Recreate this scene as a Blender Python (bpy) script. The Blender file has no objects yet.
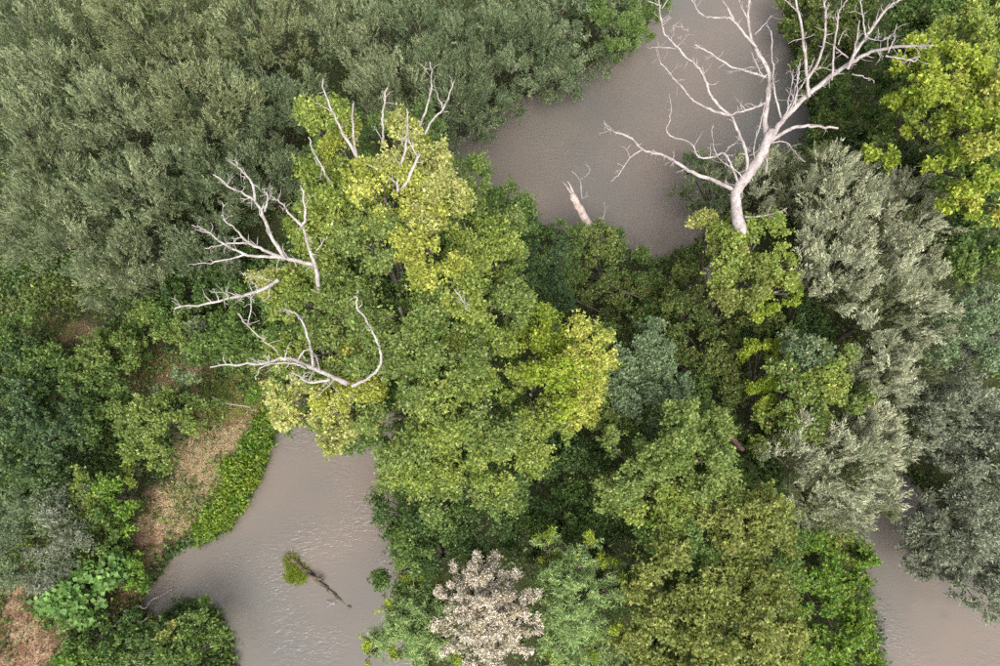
import bpy, math
import numpy as np

# ------------------------------------------------------------------ camera, sky, sun, exposure
sc = bpy.context.scene
COL = sc.collection
H = 36.0                      # drone height above the water
TILT = math.radians(20)       # away from straight down, towards +Y
LENS, SENSOR = 24.0, 36.0
cam_d = bpy.data.cameras.new('camera'); cam = bpy.data.objects.new('camera', cam_d); COL.objects.link(cam)
cam.location = (0, 0, H); cam.rotation_euler = (TILT, 0, 0)
cam_d.lens = LENS; cam_d.sensor_width = SENSOR; cam_d.clip_start = 0.1; cam_d.clip_end = 3000
sc.camera = cam

SUN_EL, SUN_AZ = math.radians(55), math.radians(174)     # azimuth from +Y, clockwise positive
w = bpy.data.worlds.new('World'); sc.world = w; w.use_nodes = True
nt = w.node_tree; nt.nodes.clear()
sky = nt.nodes.new('ShaderNodeTexSky'); sky.sky_type = 'NISHITA'; sky.sun_disc = False
sky.sun_elevation = SUN_EL; sky.sun_rotation = SUN_AZ; sky.air_density = 1.0; sky.dust_density = 4.0; sky.ozone_density = 1.0
hs = nt.nodes.new('ShaderNodeHueSaturation'); hs.inputs['Saturation'].default_value = 0.32
bg = nt.nodes.new('ShaderNodeBackground'); bg.inputs['Strength'].default_value = 0.15
wo = nt.nodes.new('ShaderNodeOutputWorld')
nt.links.new(sky.outputs['Color'], hs.inputs['Color']); nt.links.new(hs.outputs['Color'], bg.inputs['Color'])
nt.links.new(bg.outputs['Background'], wo.inputs['Surface'])
sd = bpy.data.lights.new('sun', 'SUN'); sd.energy = 1.2; sd.angle = math.radians(35); sd.color = (1.0, 0.965, 0.91)
so = bpy.data.objects.new('sun', sd); COL.objects.link(so)
so.rotation_euler = (math.pi / 2 - SUN_EL, 0, -SUN_AZ + math.pi); so.location = (3, -30, 60)
vs = sc.view_settings; vs.view_transform = 'Standard'; vs.look = 'None'; vs.exposure = 1.54; vs.gamma = 1.0; vs.use_curve_mapping = False
sc.render.engine = 'CYCLES'
cy = sc.cycles
cy.max_bounces = 6; cy.diffuse_bounces = 3; cy.glossy_bounces = 2; cy.transmission_bounces = 3; cy.transparent_max_bounces = 4
cy.use_denoising = False; cy.caustics_reflective = False; cy.caustics_refractive = False

# ------------------------------------------------------------------ pixels to points
CT, ST = math.cos(TILT), math.sin(TILT)
def P(u, v, z=0.0):
    x = (u - 500.0) / 1000.0 * SENSOR / LENS
    y = (333.0 - v) / 1000.0 * SENSOR / LENS
    d = np.array([x, y * CT + ST, y * ST - CT])
    t = (z - H) / d[2]
    return np.array([0, 0, H]) + d * t
def pxm(u, v, z):              # metres per pixel there
    p = P(u, v, z) - np.array([0, 0, H])
    depth = p @ np.array([0, ST, -CT])
    return depth * SENSOR / LENS / 1000.0

R0 = np.random.default_rng(7)

def nrm(a):
    return a / np.maximum(np.linalg.norm(a, axis=-1, keepdims=True), 1e-9)

# ------------------------------------------------------------------ materials
def new_mat(name):
    m = bpy.data.materials.new(name); m.use_nodes = True
    n = m.node_tree.nodes; n.clear()
    return m, n, m.node_tree.links
def leaf_material(name, trans, rough, spec):
    m, n, l = new_mat(name)
    at = n.new('ShaderNodeAttribute'); at.attribute_name = 'tint'
    p = n.new('ShaderNodeBsdfPrincipled'); p.inputs['Roughness'].default_value = rough; p.inputs['Specular IOR Level'].default_value = spec
    tr = n.new('ShaderNodeBsdfTranslucent')
    hs = n.new('ShaderNodeHueSaturation'); hs.inputs['Hue'].default_value = 0.485; hs.inputs['Saturation'].default_value = 1.1; hs.inputs['Value'].default_value = 1.25
    mx = n.new('ShaderNodeMixShader'); mx.inputs[0].default_value = trans
    o = n.new('ShaderNodeOutputMaterial')
    l.new(at.outputs['Color'], p.inputs['Base Color']); l.new(at.outputs['Color'], hs.inputs['Color']); l.new(hs.outputs['Color'], tr.inputs['Color'])
    l.new(p.outputs[0], mx.inputs[1]); l.new(tr.outputs[0], mx.inputs[2]); l.new(mx.outputs[0], o.inputs['Surface'])
    return m
M_LEAF = leaf_material('leaf', 0.38, 0.5, 0.35)
M_WILLOW = leaf_material('willow_leaf', 0.26, 0.55, 0.3)
M_DRY = leaf_material('dry_leaf', 0.12, 0.8, 0.1)

def wood_material(name, c_dark, c_mid, c_light, scale=3.0, rough=0.85):
    m, n, l = new_mat(name)
    tc = n.new('ShaderNodeTexCoord')
    mp = n.new('ShaderNodeMapping'); mp.inputs['Scale'].default_value = (1, 1, 0.45)
    n1 = n.new('ShaderNodeTexNoise'); n1.inputs['Scale'].default_value = scale; n1.inputs['Detail'].default_value = 6; n1.inputs['Roughness'].default_value = 0.65
    n2 = n.new('ShaderNodeTexNoise'); n2.inputs['Scale'].default_value = scale * 9; n2.inputs['Detail'].default_value = 4
    r = n.new('ShaderNodeValToRGB'); e = r.color_ramp.elements
    e[0].position = 0.3; e[0].color = (*c_dark, 1); e[1].position = 0.62; e[1].color = (*c_light, 1)
    k = e.new(0.46); k.color = (*c_mid, 1)
    mxc = n.new('ShaderNodeMix'); mxc.data_type = 'FLOAT'; mxc.inputs[0].default_value = 0.35
    bp = n.new('ShaderNodeBump'); bp.inputs['Strength'].default_value = 0.6; bp.inputs['Distance'].default_value = 0.03
    p = n.new('ShaderNodeBsdfPrincipled'); p.inputs['Roughness'].default_value = rough; p.inputs['Specular IOR Level'].default_value = 0.15
    o = n.new('ShaderNodeOutputMaterial')
    l.new(tc.outputs['Object'], mp.inputs['Vector']); l.new(mp.outputs[0], n1.inputs['Vector']); l.new(mp.outputs[0], n2.inputs['Vector'])
    l.new(n1.outputs[0], mxc.inputs[2]); l.new(n2.outputs[0], mxc.inputs[3]); l.new(mxc.outputs[0], r.inputs[0])
    l.new(r.outputs[0], p.inputs['Base Color']); l.new(n2.outputs[0], bp.inputs['Height']); l.new(bp.outputs[0], p.inputs['Normal'])
    l.new(p.outputs[0], o.inputs['Surface'])
    return m
M_DEAD = wood_material('weathered_dead_wood', (0.10, 0.075, 0.068), (0.22, 0.185, 0.175), (0.36, 0.325, 0.315))
M_DEAD2 = wood_material('grey_dead_wood', (0.10, 0.085, 0.07), (0.22, 0.195, 0.175), (0.36, 0.335, 0.31))
M_BARK = wood_material('bark', (0.035, 0.028, 0.02), (0.08, 0.065, 0.05), (0.14, 0.12, 0.10))
M_STUMP = wood_material('broken_trunk_wood', (0.16, 0.11, 0.085), (0.33, 0.26, 0.22), (0.46, 0.40, 0.37), 4.0)
M_WETLOG = wood_material('wet_log', (0.015, 0.012, 0.008), (0.045, 0.034, 0.022), (0.13, 0.10, 0.065), 5.0, 0.5)
M_REDLOG = wood_material('reddish_log', (0.03, 0.018, 0.014), (0.07, 0.036, 0.028), (0.14, 0.085, 0.07), 5.0)

# ------------------------------------------------------------------ mesh helpers
def mesh_obj(name, verts, faces_n, idx, mat, parent=None, tint=None, smooth=False):
    """verts (n,3); faces all with faces_n corners, idx flat"""
    me = bpy.data.meshes.new(name)
    verts = np.asarray(verts, np.float32); idx = np.asarray(idx, np.int32).ravel()
    nf = len(idx) // faces_n
    me.vertices.add(len(verts)); me.vertices.foreach_set('co', verts.ravel())
    me.loops.add(len(idx)); me.loops.foreach_set('vertex_index', idx)
    me.polygons.add(nf)
    me.polygons.foreach_set('loop_start', np.arange(0, nf * faces_n, faces_n, dtype=np.int32))
    me.update(calc_edges=True)
    if tint is not None:
        a = me.attributes.new('tint', 'FLOAT_VECTOR', 'FACE')
        a.data.foreach_set('vector', np.asarray(tint, np.float32).ravel())
    me.polygons.foreach_set('use_smooth', np.full(nf, smooth, dtype=bool))
    me.materials.append(mat)
    o = bpy.data.objects.new(name, me); COL.objects.link(o)
    if parent is not None:
        o.parent = parent
    return o
def tag(o, label, cat=None, group=None, kind=None):
    o['label'] = label
    if cat: o['category'] = cat
    if group: o['group'] = group
    if kind: o['kind'] = kind
    return o
def thing(name, loc, label, cat, group=None):
    o = bpy.data.objects.new(name, None); COL.objects.link(o)
    o.empty_display_size = 0.3
    o.location = loc
    return tag(o, label, cat, group)
def local(o, pts):
    return np.asarray(pts) - np.array(o.location)

class Tubes:
    def __init__(s): s.v = []; s.f = []; s.n = 0
    def add(s, pts, rad, sides=6, cap=True):
        pts = np.asarray(pts, float); n = len(pts)
        rad = np.broadcast_to(np.asarray(rad, float), (n,))
        t = nrm(np.gradient(pts, axis=0))
        ref = np.array([0.3, 0.95, 0.1])
        a = nrm(np.cross(t, ref)); b = np.cross(t, a)
        ang = np.arange(sides) / sides * 2 * np.pi
        ring = pts[:, None, :] + rad[:, None, None] * (np.cos(ang)[None, :, None] * a[:, None, :] + np.sin(ang)[None, :, None] * b[:, None, :])
        s.v.append(ring.reshape(-1, 3))
        i = np.arange(n - 1)[:, None] * sides; j = np.arange(sides)[None, :]; k = (j + 1) % sides
        q = np.stack([i + j, i + k, i + sides + k, i + sides + j], -1).reshape(-1, 4) + s.n
        s.f.append(q); s.n += n * sides
        if cap:
            for e, p in ((0, pts[0]), (n - 1, pts[-1])):
                s.v.append(p[None, :]); c = s.n; s.n += 1
                base = c - n * sides + e * sides if e == 0 else c - 1 - sides
                base = (s.n - 1 - n * sides - (0 if e == 0 else 1)) + e * sides
                s.f.append(np.stack([base + j[0], base + k[0], np.full(sides, c), np.full(sides, c)], -1))
    def build(s, name, mat, parent=None, smooth=True):
        v = np.concatenate(s.v); f = np.concatenate(s.f)
        if parent is not None: v = local(parent, v)
        me = bpy.data.meshes.new(name)
        tri = f[:, 2] == f[:, 3]
        fq, ft = f[~tri], f[tri][:, :3]
        idx = np.concatenate([fq.ravel(), ft.ravel()]).astype(np.int32)
        ls = np.concatenate([np.arange(len(fq)) * 4, len(fq) * 4 + np.arange(len(ft)) * 3]).astype(np.int32)
        me.vertices.add(len(v)); me.vertices.foreach_set('co', v.astype(np.float32).ravel())
        me.loops.add(len(idx)); me.loops.foreach_set('vertex_index', idx)
        me.polygons.add(len(ls)); me.polygons.foreach_set('loop_start', ls)
        me.update(calc_edges=True)
        me.polygons.foreach_set('use_smooth', np.full(len(ls), smooth, dtype=bool))
        me.materials.append(mat)
        o = bpy.data.objects.new(name, me); COL.objects.link(o)
        if parent is not None: o.parent = parent
        return o
def spline(pts, per=4):
    p = np.asarray(pts, float)
    if len(p) < 3:
        t = np.linspace(0, 1, per * 2)[:, None]
        return p[0] * (1 - t) + p[-1] * t
    q = np.concatenate([[2 * p[0] - p[1]], p, [2 * p[-1] - p[-2]]])
    out = []
    for i in range(1, len(q) - 2):
        t = np.linspace(0, 1, per, endpoint=False)[:, None]
        a, b, c, d = q[i - 1], q[i], q[i + 1], q[i + 2]
        out.append(0.5 * (2 * b + (c - a) * t + (2 * a - 5 * b + 4 * c - d) * t ** 2 + (3 * b - a - 3 * c + d) * t ** 3))
    out.append(p[-1:])
    return np.concatenate(out)

# smooth pseudo-noise from a few sines
_ns = np.random.default_rng(3)
_K = _ns.normal(size=(10, 2)); _K = nrm(_K) * np.array([0.25, 0.35, 0.5, 0.7, 0.95, 1.3, 1.7, 2.2, 2.9, 3.7])[:, None]; _PH = _ns.uniform(0, 6.28, 10)
_A = np.array([1, .9, .8, .7, .6, .5, .4, .33, .27, .22]); _A = _A / _A.sum()
def noise2(x, y, f=1.0, off=0.0):
    s = 0
    for k in range(10):
        s = s + _A[k] * np.sin(_K[k, 0] * x * f + _K[k, 1] * y * f + _PH[k] + off * (k + 1))
    return s

# ------------------------------------------------------------------ river outline and ground
RIVER_MAIN = [(720, -140), (690, -60), (664, 0), (640, 34), (590, 66), (556, 88), (505, 100), (470, 130), (430, 150), (395, 195), (345, 255), (306, 330), (290, 395),
              (272, 436), (258, 476), (235, 520), (208, 540), (186, 546), (168, 560), (156, 580), (142, 596), (140, 612), (158, 622), (176, 606), (200, 604), (222, 616), (230, 640), (236, 666), (236, 800),
              (430, 800), (415, 666), (402, 600), (396, 520), (400, 450), (390, 380), (400, 300), (440, 225), (500, 200), (530, 222), (560, 236), (610, 248), (655, 262), (695, 246), (730, 205),
              (770, 170), (805, 150), (812, 120), (798, 75), (784, 30), (784, 0), (800, -60), (830, -140)]
RIVER_SIDE = [(866, 486), (853, 530), (864, 580), (876, 630), (884, 680), (892, 800),
              (1180, 800), (1100, 680), (1030, 600), (975, 540), (930, 495), (895, 470)]
def world_poly(px): return np.array([P(u, v, 0)[:2] for u, v in px])
POLYS = [world_poly(RIVER_MAIN), world_poly(RIVER_SIDE)]
def signed(pts, poly):
    """distance to the outline, negative inside"""
    d = np.full(len(pts), 1e9); ins = np.zeros(len(pts), bool)
    a = poly; b = np.roll(poly, -1, 0)
    for p, q in zip(a, b):
        e = q - p; wv = pts - p
        t = np.clip((wv @ e) / (e @ e), 0, 1)
        d = np.minimum(d, np.linalg.norm(wv - t[:, None] * e, axis=1))
        c = ((p[1] > pts[:, 1]) != (q[1] > pts[:, 1]))
        xi = p[0] + (pts[:, 1] - p[1]) / np.where(abs(q[1] - p[1]) < 1e-9, 1e-9, q[1] - p[1]) * e[0]
        ins ^= c & (pts[:, 0] < xi)
    return np.where(ins, -d, d)
def river_sd(pts):
    pts = np.atleast_2d(pts)
    return np.minimum(signed(pts, POLYS[0]), signed(pts, POLYS[1]))
def ground_z(pts, s=None):
    pts = np.atleast_2d(pts)
    if s is None: s = river_sd(pts)
    x, y = pts[:, 0], pts[:, 1]
    s = s + 0.35 * noise2(x, y, 2.2) + 0.15 * noise2(x, y, 6, 2)
    bank = 0.75 / (1 + np.exp(-(s - 0.35) * 5)) + 0.35 * (1 - np.exp(-np.maximum(s, 0) / 5))
    bed = np.minimum(s, 0) * 0.35
    z = bank + np.maximum(bed, -1.6) - 0.1
    far = np.clip((np.hypot(x, y) - 90) / 300, 0, 1)
    return z + np.where(s > 0, 0.16 * noise2(x, y, 1.3, 5) + 0.07 * noise2(x, y, 5, 1), 0) + 3 * far * far

SOIL = [(155, 530, 22), (180, 520, 16), (165, 500, 18), (195, 440, 14), (20, 645, 34), (12, 620, 16), (40, 660, 30), (22, 585, 13), (160, 520, 14), (150, 545, 16), (172, 530, 14), (170, 505, 16), (150, 610, 10), (137, 595, 9), (120, 600, 10), (105, 602, 9)]
DRYG = [(205, 480, 30), (190, 500, 28), (222, 455, 26), (200, 455, 24), (232, 430, 25), (225, 400, 32), (245, 388, 26), (205, 385, 24), (252, 400, 20), (172, 515, 20), (165, 380, 24), (140, 385, 20), (185, 375, 20), (52, 324, 11), (70, 332, 11), (92, 336, 9)]
def patch_mask(pts, patches, soft=0.35):
    m = np.zeros(len(pts))
    wob = 0.75 * noise2(pts[:, 0], pts[:, 1], 4.0, 1.0) + 0.45 * noise2(pts[:, 0], pts[:, 1], 9.0, 3.0)
    for u, v, r in patches:
        c = P(u, v, 0.8)[:2]; rm = r * pxm(u, v, 0.8)
        d = np.linalg.norm(pts - c, axis=1) / rm + wob
        m = np.maximum(m, np.clip((1 + soft - d) / (2 * soft), 0, 1))
    return m

def axis(lo, hi, step, far):
    mid = np.arange(lo, hi + step, step)
    out = np.geomspace(2, far, 14)
    return np.concatenate([(lo - out)[::-1], mid, hi + out])
gx = axis(-40, 44, 0.42, 900); gy = axis(-9, 46, 0.42, 900)
GX, GY = np.meshgrid(gx, gy)
gp = np.stack([GX.ravel(), GY.ravel()], 1)
gs = river_sd(gp)
gz = ground_z(gp, gs)
ny, nx = GX.shape
ii = (np.arange(ny - 1)[:, None] * nx + np.arange(nx - 1)[None, :]).ravel()
gidx = np.stack([ii, ii + 1, ii + nx + 1, ii + nx], 1)

def ground_material():
    m, n, l = new_mat('bank_soil')
    at = n.new('ShaderNodeAttribute'); at.attribute_name = 'zone'
    sp = n.new('ShaderNodeSeparateXYZ')
    tc = n.new('ShaderNodeTexCoord')
    n1 = n.new('ShaderNodeTexNoise'); n1.inputs['Scale'].default_value = 1.6; n1.inputs['Detail'].default_value = 8; n1.inputs['Roughness'].default_value = 0.7
    n2 = n.new('ShaderNodeTexNoise'); n2.inputs['Scale'].default_value = 11; n2.inputs['Detail'].default_value = 6; n2.inputs['Roughness'].default_value = 0.7
    def ramp(src, cols):
        r = n.new('ShaderNodeValToRGB'); e = r.color_ramp.elements
        for i, (pos, c) in enumerate(cols):
            k = e[i] if i < 2 else e.new(pos)
            k.position = pos; k.color = (*c, 1)
        l.new(src, r.inputs[0]); return r.outputs[0]
    litter = ramp(n2.outputs[0], [(0.3, (0.022, 0.022, 0.010)), (0.7, (0.075, 0.065, 0.032)), (0.5, (0.035, 0.042, 0.016))])
    nm = n.new('ShaderNodeMath'); nm.operation = 'MULTIPLY_ADD'; nm.inputs[1].default_value = .55; l.new(n2.outputs[0], nm.inputs[0])
    n1h = n.new('ShaderNodeMath'); n1h.operation = 'MULTIPLY'; n1h.inputs[1].default_value = .45; l.new(n1.outputs[0], n1h.inputs[0]); l.new(n1h.outputs[0], nm.inputs[2])
    soil = ramp(nm.outputs[0], [(0.41, (0.05, 0.028, 0.017)), (0.60, (0.37, 0.27, 0.175)), (0.5, (0.17, 0.10, 0.058))])
    dry = ramp(n2.outputs[0], [(0.3, (0.08, 0.05, 0.03)), (0.7, (0.30, 0.225, 0.14)), (0.5, (0.17, 0.12, 0.075))])
    def mix(fac, a, b):
        x = n.new('ShaderNodeMix'); x.data_type = 'RGBA'; l.new(fac, x.inputs[0]); l.new(a, x.inputs[6]); l.new(b, x.inputs[7]); return x.outputs[2]
    l.new(at.outputs['Vector'], sp.inputs[0])
    c = mix(sp.outputs[0], litter, soil); c = mix(sp.outputs[1], c, dry)
    bp = n.new('ShaderNodeBump'); bp.inputs['Strength'].default_value = 0.9; bp.inputs['Distance'].default_value = 0.12
    ad = n.new('ShaderNodeMath'); ad.operation = 'ADD'; l.new(n1.outputs[0], ad.inputs[0]); l.new(n2.outputs[0], ad.inputs[1]); l.new(ad.outputs[0], bp.inputs['Height'])
    p = n.new('ShaderNodeBsdfPrincipled'); p.inputs['Roughness'].default_value = 0.95; p.inputs['Specular IOR Level'].default_value = 0.1
    l.new(tc.outputs['Object'], n1.inputs['Vector']); l.new(tc.outputs['Object'], n2.inputs['Vector'])
    l.new(c, p.inputs['Base Color']); l.new(bp.outputs[0], p.inputs['Normal'])
    o = n.new('ShaderNodeOutputMaterial'); l.new(p.outputs[0], o.inputs['Surface'])
    return m
ground = mesh_obj('ground', np.column_stack([gp, gz]), 4, gidx, ground_material(), smooth=True)
za = ground.data.attributes.new('zone', 'FLOAT_VECTOR', 'POINT')
zone = np.zeros((len(gp), 3)); zone[:, 0] = patch_mask(gp, SOIL); zone[:, 1] = patch_mask(gp, DRYG) * 0.9
za.data.foreach_set('vector', zone.astype(np.float32).ravel())
tag(ground, 'river banks and island ground of dark soil, leaf litter and bare reddish earth', kind='structure')

def water_material():
    m, n, l = new_mat('muddy_river_water')
    tc = n.new('ShaderNodeTexCoord')
    big = n.new('ShaderNodeTexNoise'); big.inputs['Scale'].default_value = 0.13; big.inputs['Detail'].default_value = 3
    r = n.new('ShaderNodeValToRGB'); e = r.color_ramp.elements
    e[0].position = 0.35; e[0].color = (0.098, 0.092, 0.081, 1); e[1].position = 0.65; e[1].color = (0.132, 0.107, 0.088, 1)
    wn = n.new('ShaderNodeTexNoise'); wn.inputs['Scale'].default_value = 0.8; wn.inputs['Detail'].default_value = 2
    mp = n.new('ShaderNodeMapping'); mp.inputs['Rotation'].default_value = (0, 0, 0.5); mp.inputs['Scale'].default_value = (2.6, 6.0, 1)
    rp = n.new('ShaderNodeTexNoise'); rp.inputs['Scale'].default_value = 1.0; rp.inputs['Detail'].default_value = 3; rp.inputs['Distortion'].default_value = 1.2
    fl = n.new('ShaderNodeTexNoise'); fl.inputs['Scale'].default_value = 0.22; fl.inputs['Detail'].default_value = 1
    mr = n.new('ShaderNodeMapRange'); mr.inputs[1].default_value = 0.42; mr.inputs[2].default_value = 0.66; mr.inputs[3].default_value = 0.12; mr.inputs[4].default_value = 1.0
    mu = n.new('ShaderNodeMath'); mu.operation = 'MULTIPLY'
    bp = n.new('ShaderNodeBump'); bp.inputs['Strength'].default_value = 0.8; bp.inputs['Distance'].default_value = 0.06
    p = n.new('ShaderNodeBsdfPrincipled'); p.inputs['Roughness'].default_value = 0.09; p.inputs['IOR'].default_value = 1.33
    o = n.new('ShaderNodeOutputMaterial')
    for x in (big, wn, fl): l.new(tc.outputs['Object'], x.inputs['Vector'])
    l.new(tc.outputs['Object'], mp.inputs['Vector']); l.new(mp.outputs[0], rp.inputs['Vector'])
    l.new(big.outputs[0], r.inputs[0]); l.new(r.outputs[0], p.inputs['Base Color'])
    l.new(fl.outputs[0], mr.inputs[0]); l.new(rp.outputs[0], mu.inputs[0]); l.new(mr.outputs[0], mu.inputs[1])
    l.new(mu.outputs[0], bp.inputs['Height']); l.new(bp.outputs[0], p.inputs['Normal']); l.new(p.outputs[0], o.inputs['Surface'])
    return m
S = 95.0
river = mesh_obj('river', [(-S, -S, 0), (S, -S, 0), (S, S, 0), (-S, S, 0)], 4, [0, 1, 2, 3], water_material())
tag(river, 'muddy grey-brown river water winding between the trees', kind='structure')

def land(p, m=0.9):
    """nearest spot at least m metres ashore"""
    p = np.asarray(p, float)[:2]
    if river_sd(p)[0] > m: return p
    for r in np.arange(0.4, 14, 0.4):
        a = np.linspace(0, 2 * np.pi, 24, endpoint=False)
        c = p + r * np.stack([np.cos(a), np.sin(a)], 1)
        s = river_sd(c)
        if s.max() > m: return c[s.argmax()]
    return p

# ------------------------------------------------------------------ foliage
def leaves(twP, twD, twL, k, leaf_l, leaf_w, tint, rng, shape='diamond', spread=0.7, up=0.6, jitter=0.05, droop=0.0, s0=0.2, vjit=0.22):
    """k leaves along each twig; returns verts, face size, tint per face"""
    n = len(twP); M = n * k
    s = (np.tile((np.arange(k) + 0.5) / k, n) + rng.uniform(-.5, .5, M) / k) * (1 - s0) + s0
    i = np.repeat(np.arange(n), k)
    D = twD[i]; L = twL[i]
    pos = twP[i] + D * (L * s)[:, None] + rng.normal(0, 1, (M, 3)) * jitter
    pos[:, 2] -= droop * (s ** 2) * L
    ax = nrm(D * (1 - spread) + nrm(rng.normal(size=(M, 3))) * spread + np.array([0, 0, -0.15 * (droop > 0)]))
    nn = rng.normal(size=(M, 3)) * (1 - up) + np.array([0, 0, up])
    nn = nrm(nn - ax * np.sum(nn * ax, 1)[:, None])
    b = np.cross(nn, ax)
    ll = leaf_l * rng.uniform(0.65, 1.25, M)[:, None]; ww = leaf_w * rng.uniform(0.7, 1.2, M)[:, None]
    c = tint[i] * np.exp(rng.normal(0, vjit, M))[:, None]
    c = c * (1 + rng.normal(0, 0.05, (M, 3)))
    if shape == 'tri':
        v = np.stack([pos - b * ww * .5, pos + b * ww * .5, pos + ax * ll], 1)
        return v.reshape(-1, 3), 3, c
    mid = pos + ax * ll * 0.42 - nn * ll * 0.06
    v = np.stack([pos, mid + b * ww * .5 + nn * ww * .12, pos + ax * ll, mid - b * ww * .5 + nn * ww * .12], 1)
    return v.reshape(-1, 3), 4, c

# leaf colours (linear)
C = dict(
    willow=((0.118, 0.146, 0.07), (0.246, 0.276, 0.148)), willow_d=((0.085, 0.118, 0.055), (0.175, 0.212, 0.108)), willow_g=((0.215, 0.23, 0.135), (0.41, 0.42, 0.28)),
    willow_b=((0.112, 0.127, 0.08), (0.21, 0.23, 0.152)), willow_o=((0.125, 0.148, 0.068), (0.246, 0.268, 0.13)),
    yellow=((0.21, 0.245, 0.035), (0.40, 0.41, 0.09)), pale=((0.235, 0.26, 0.06), (0.43, 0.435, 0.155)), lime=((0.14, 0.205, 0.02), (0.29, 0.345, 0.04)),
    yg=((0.135, 0.19, 0.032), (0.26, 0.31, 0.068)), green=((0.10, 0.15, 0.032), (0.205, 0.26, 0.07)), mid=((0.066, 0.118, 0.026), (0.14, 0.205, 0.052)),
    dark=((0.042, 0.08, 0.02), (0.092, 0.145, 0.042)), deep=((0.04, 0.076, 0.028), (0.088, 0.14, 0.052)), blue=((0.098, 0.148, 0.066), (0.195, 0.25, 0.128)),
    olive=((0.12, 0.152, 0.032), (0.235, 0.255, 0.065)), bright=((0.075, 0.16, 0.02), (0.16, 0.255, 0.042)), grass=((0.065, 0.14, 0.015), (0.15, 0.235, 0.034)),
    herb=((0.066, 0.145, 0.03), (0.145, 0.245, 0.06)), vine=((0.066, 0.108, 0.026), (0.16, 0.20, 0.05)), rust=((0.10, 0.05, 0.022), (0.20, 0.12, 0.05)), feather=((0.13, 0.20, 0.06), (0.26, 0.345, 0.125)),
    beige=((0.34, 0.295, 0.20), (0.58, 0.54, 0.44)), tan=((0.12, 0.075, 0.035), (0.25, 0.17, 0.08)), straw=((0.26, 0.20, 0.105), (0.52, 0.42, 0.25)), dryred=((0.15, 0.092, 0.045), (0.29, 0.20, 0.11)),
)
# per kind: leaf length, width, leaves per square metre of lobe, leaves per twig, twig length, ...
SP = dict(
    broad=dict(l=0.10, w=0.095, dens=1180, k=14, tl=0.42, up=0.55, spread=0.75, dirs=(0.55, 0.45, 0.65), mat='L', jit=0.06, shape='tri'),
    small=dict(l=0.088, w=0.078, dens=1250, k=16, tl=0.42, up=0.5, spread=0.75, dirs=(0.55, 0.5, 0.6), mat='L', jit=0.055, shape='tri'),
    willow=dict(l=0.18, w=0.046, dens=500, k=22, tl=0.95, up=0.6, spread=0.38, dirs=(0.48, 0.66, 0.33), mat='W', jit=0.035, shape='tri'),
    bushy=dict(l=0.15, w=0.062, dens=560, k=16, tl=0.6, up=0.5, spread=0.6, dirs=(0.6, 0.4, 0.6), mat='W', jit=0.05, shape='tri'),
    feather=dict(l=0.15, w=0.036, dens=1050, k=54, tl=1.1, up=0.45, spread=0.8, dirs=(0.85, 0.25, 0.4), mat='W', jit=0.045, shape='tri', droop=0.15),
    plume=dict(l=0.085, w=0.04, dens=1500, k=40, tl=0.5, up=0.4, spread=0.85, dirs=(0.6, 0.45, 0.5), mat='D', jit=0.05, shape='tri'),
    big=dict(l=0.17, w=0.16, dens=260, k=3, tl=0.4, up=0.85, spread=0.8, dirs=(0.6, 0.5, 0.6), mat='L', jit=0.10),
)
MATS = dict(L=M_LEAF, W=M_WILLOW, D=M_DRY)
TRI = [0]

def lobe_twigs(c, r, rz, colr, sp, rng, dens=1.0, floor=-0.35):
    """twigs spread over the boughs of one lobe"""
    area = math.pi * r * r
    ls = min(1.5, max(1.0, np.linalg.norm(c - np.array([0, 0, H])) / 26)) if sp['mat'] == 'L' else 1.0
    dens = dens / ls ** 2
    ntw = max(8, int(area * sp['dens'] * dens / sp['k']))
    nb = max(4, int(4 + 2.2 * r * r))
    bd = rng.normal(size=(nb, 3)); bd[:, 2] = np.abs(bd[:, 2]) * 1.1 - 0.25; bd = nrm(bd)
    bc = bd * rng.uniform(0.45, 0.8, nb)[:, None]; br = rng.uniform(0.28, 0.5, nb)
    nc = max(8, ntw // 7)
    bi = rng.integers(0, nb, nc)
    cd = rng.normal(size=(nc, 3)) + bd[bi] * 0.9; cd[:, 2] += 0.35; cd = nrm(cd)
    cc = bc[bi] + cd * (br[bi] * rng.uniform(0.25, 1.0, nc) ** 0.6)[:, None]
    ct = np.clip(rng.normal(0.5, 0.22, nc) + rng.normal(0, 0.16, nb)[bi], 0, 1)
    ti = rng.integers(0, nc, ntw)
    out = nrm(cc[ti] + cd[ti] * 0.4)
    a, b, g = sp['dirs']
    D = out * a + np.array([0, 0, b]) + nrm(rng.normal(size=(ntw, 3))) * g
    D = nrm(D)
    scale = np.array([r, r, rz])
    L = sp['tl'] * rng.uniform(0.6, 1.25, ntw) * min(1.0, 0.55 + r * 0.25)
    B = c + cc[ti] * scale + rng.normal(0, 1, (ntw, 3)) * 0.16 * min(1, r * .6)
    B = B - D * (L * 0.45)[:, None]
    c0, c1 = np.array(colr[0]), np.array(colr[1])
    t = np.clip(ct[ti] + rng.normal(0, 0.12, ntw), 0, 1)[:, None]
    return B, D, L, c0 * (1 - t) + c1 * t, bc * scale + c

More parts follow.
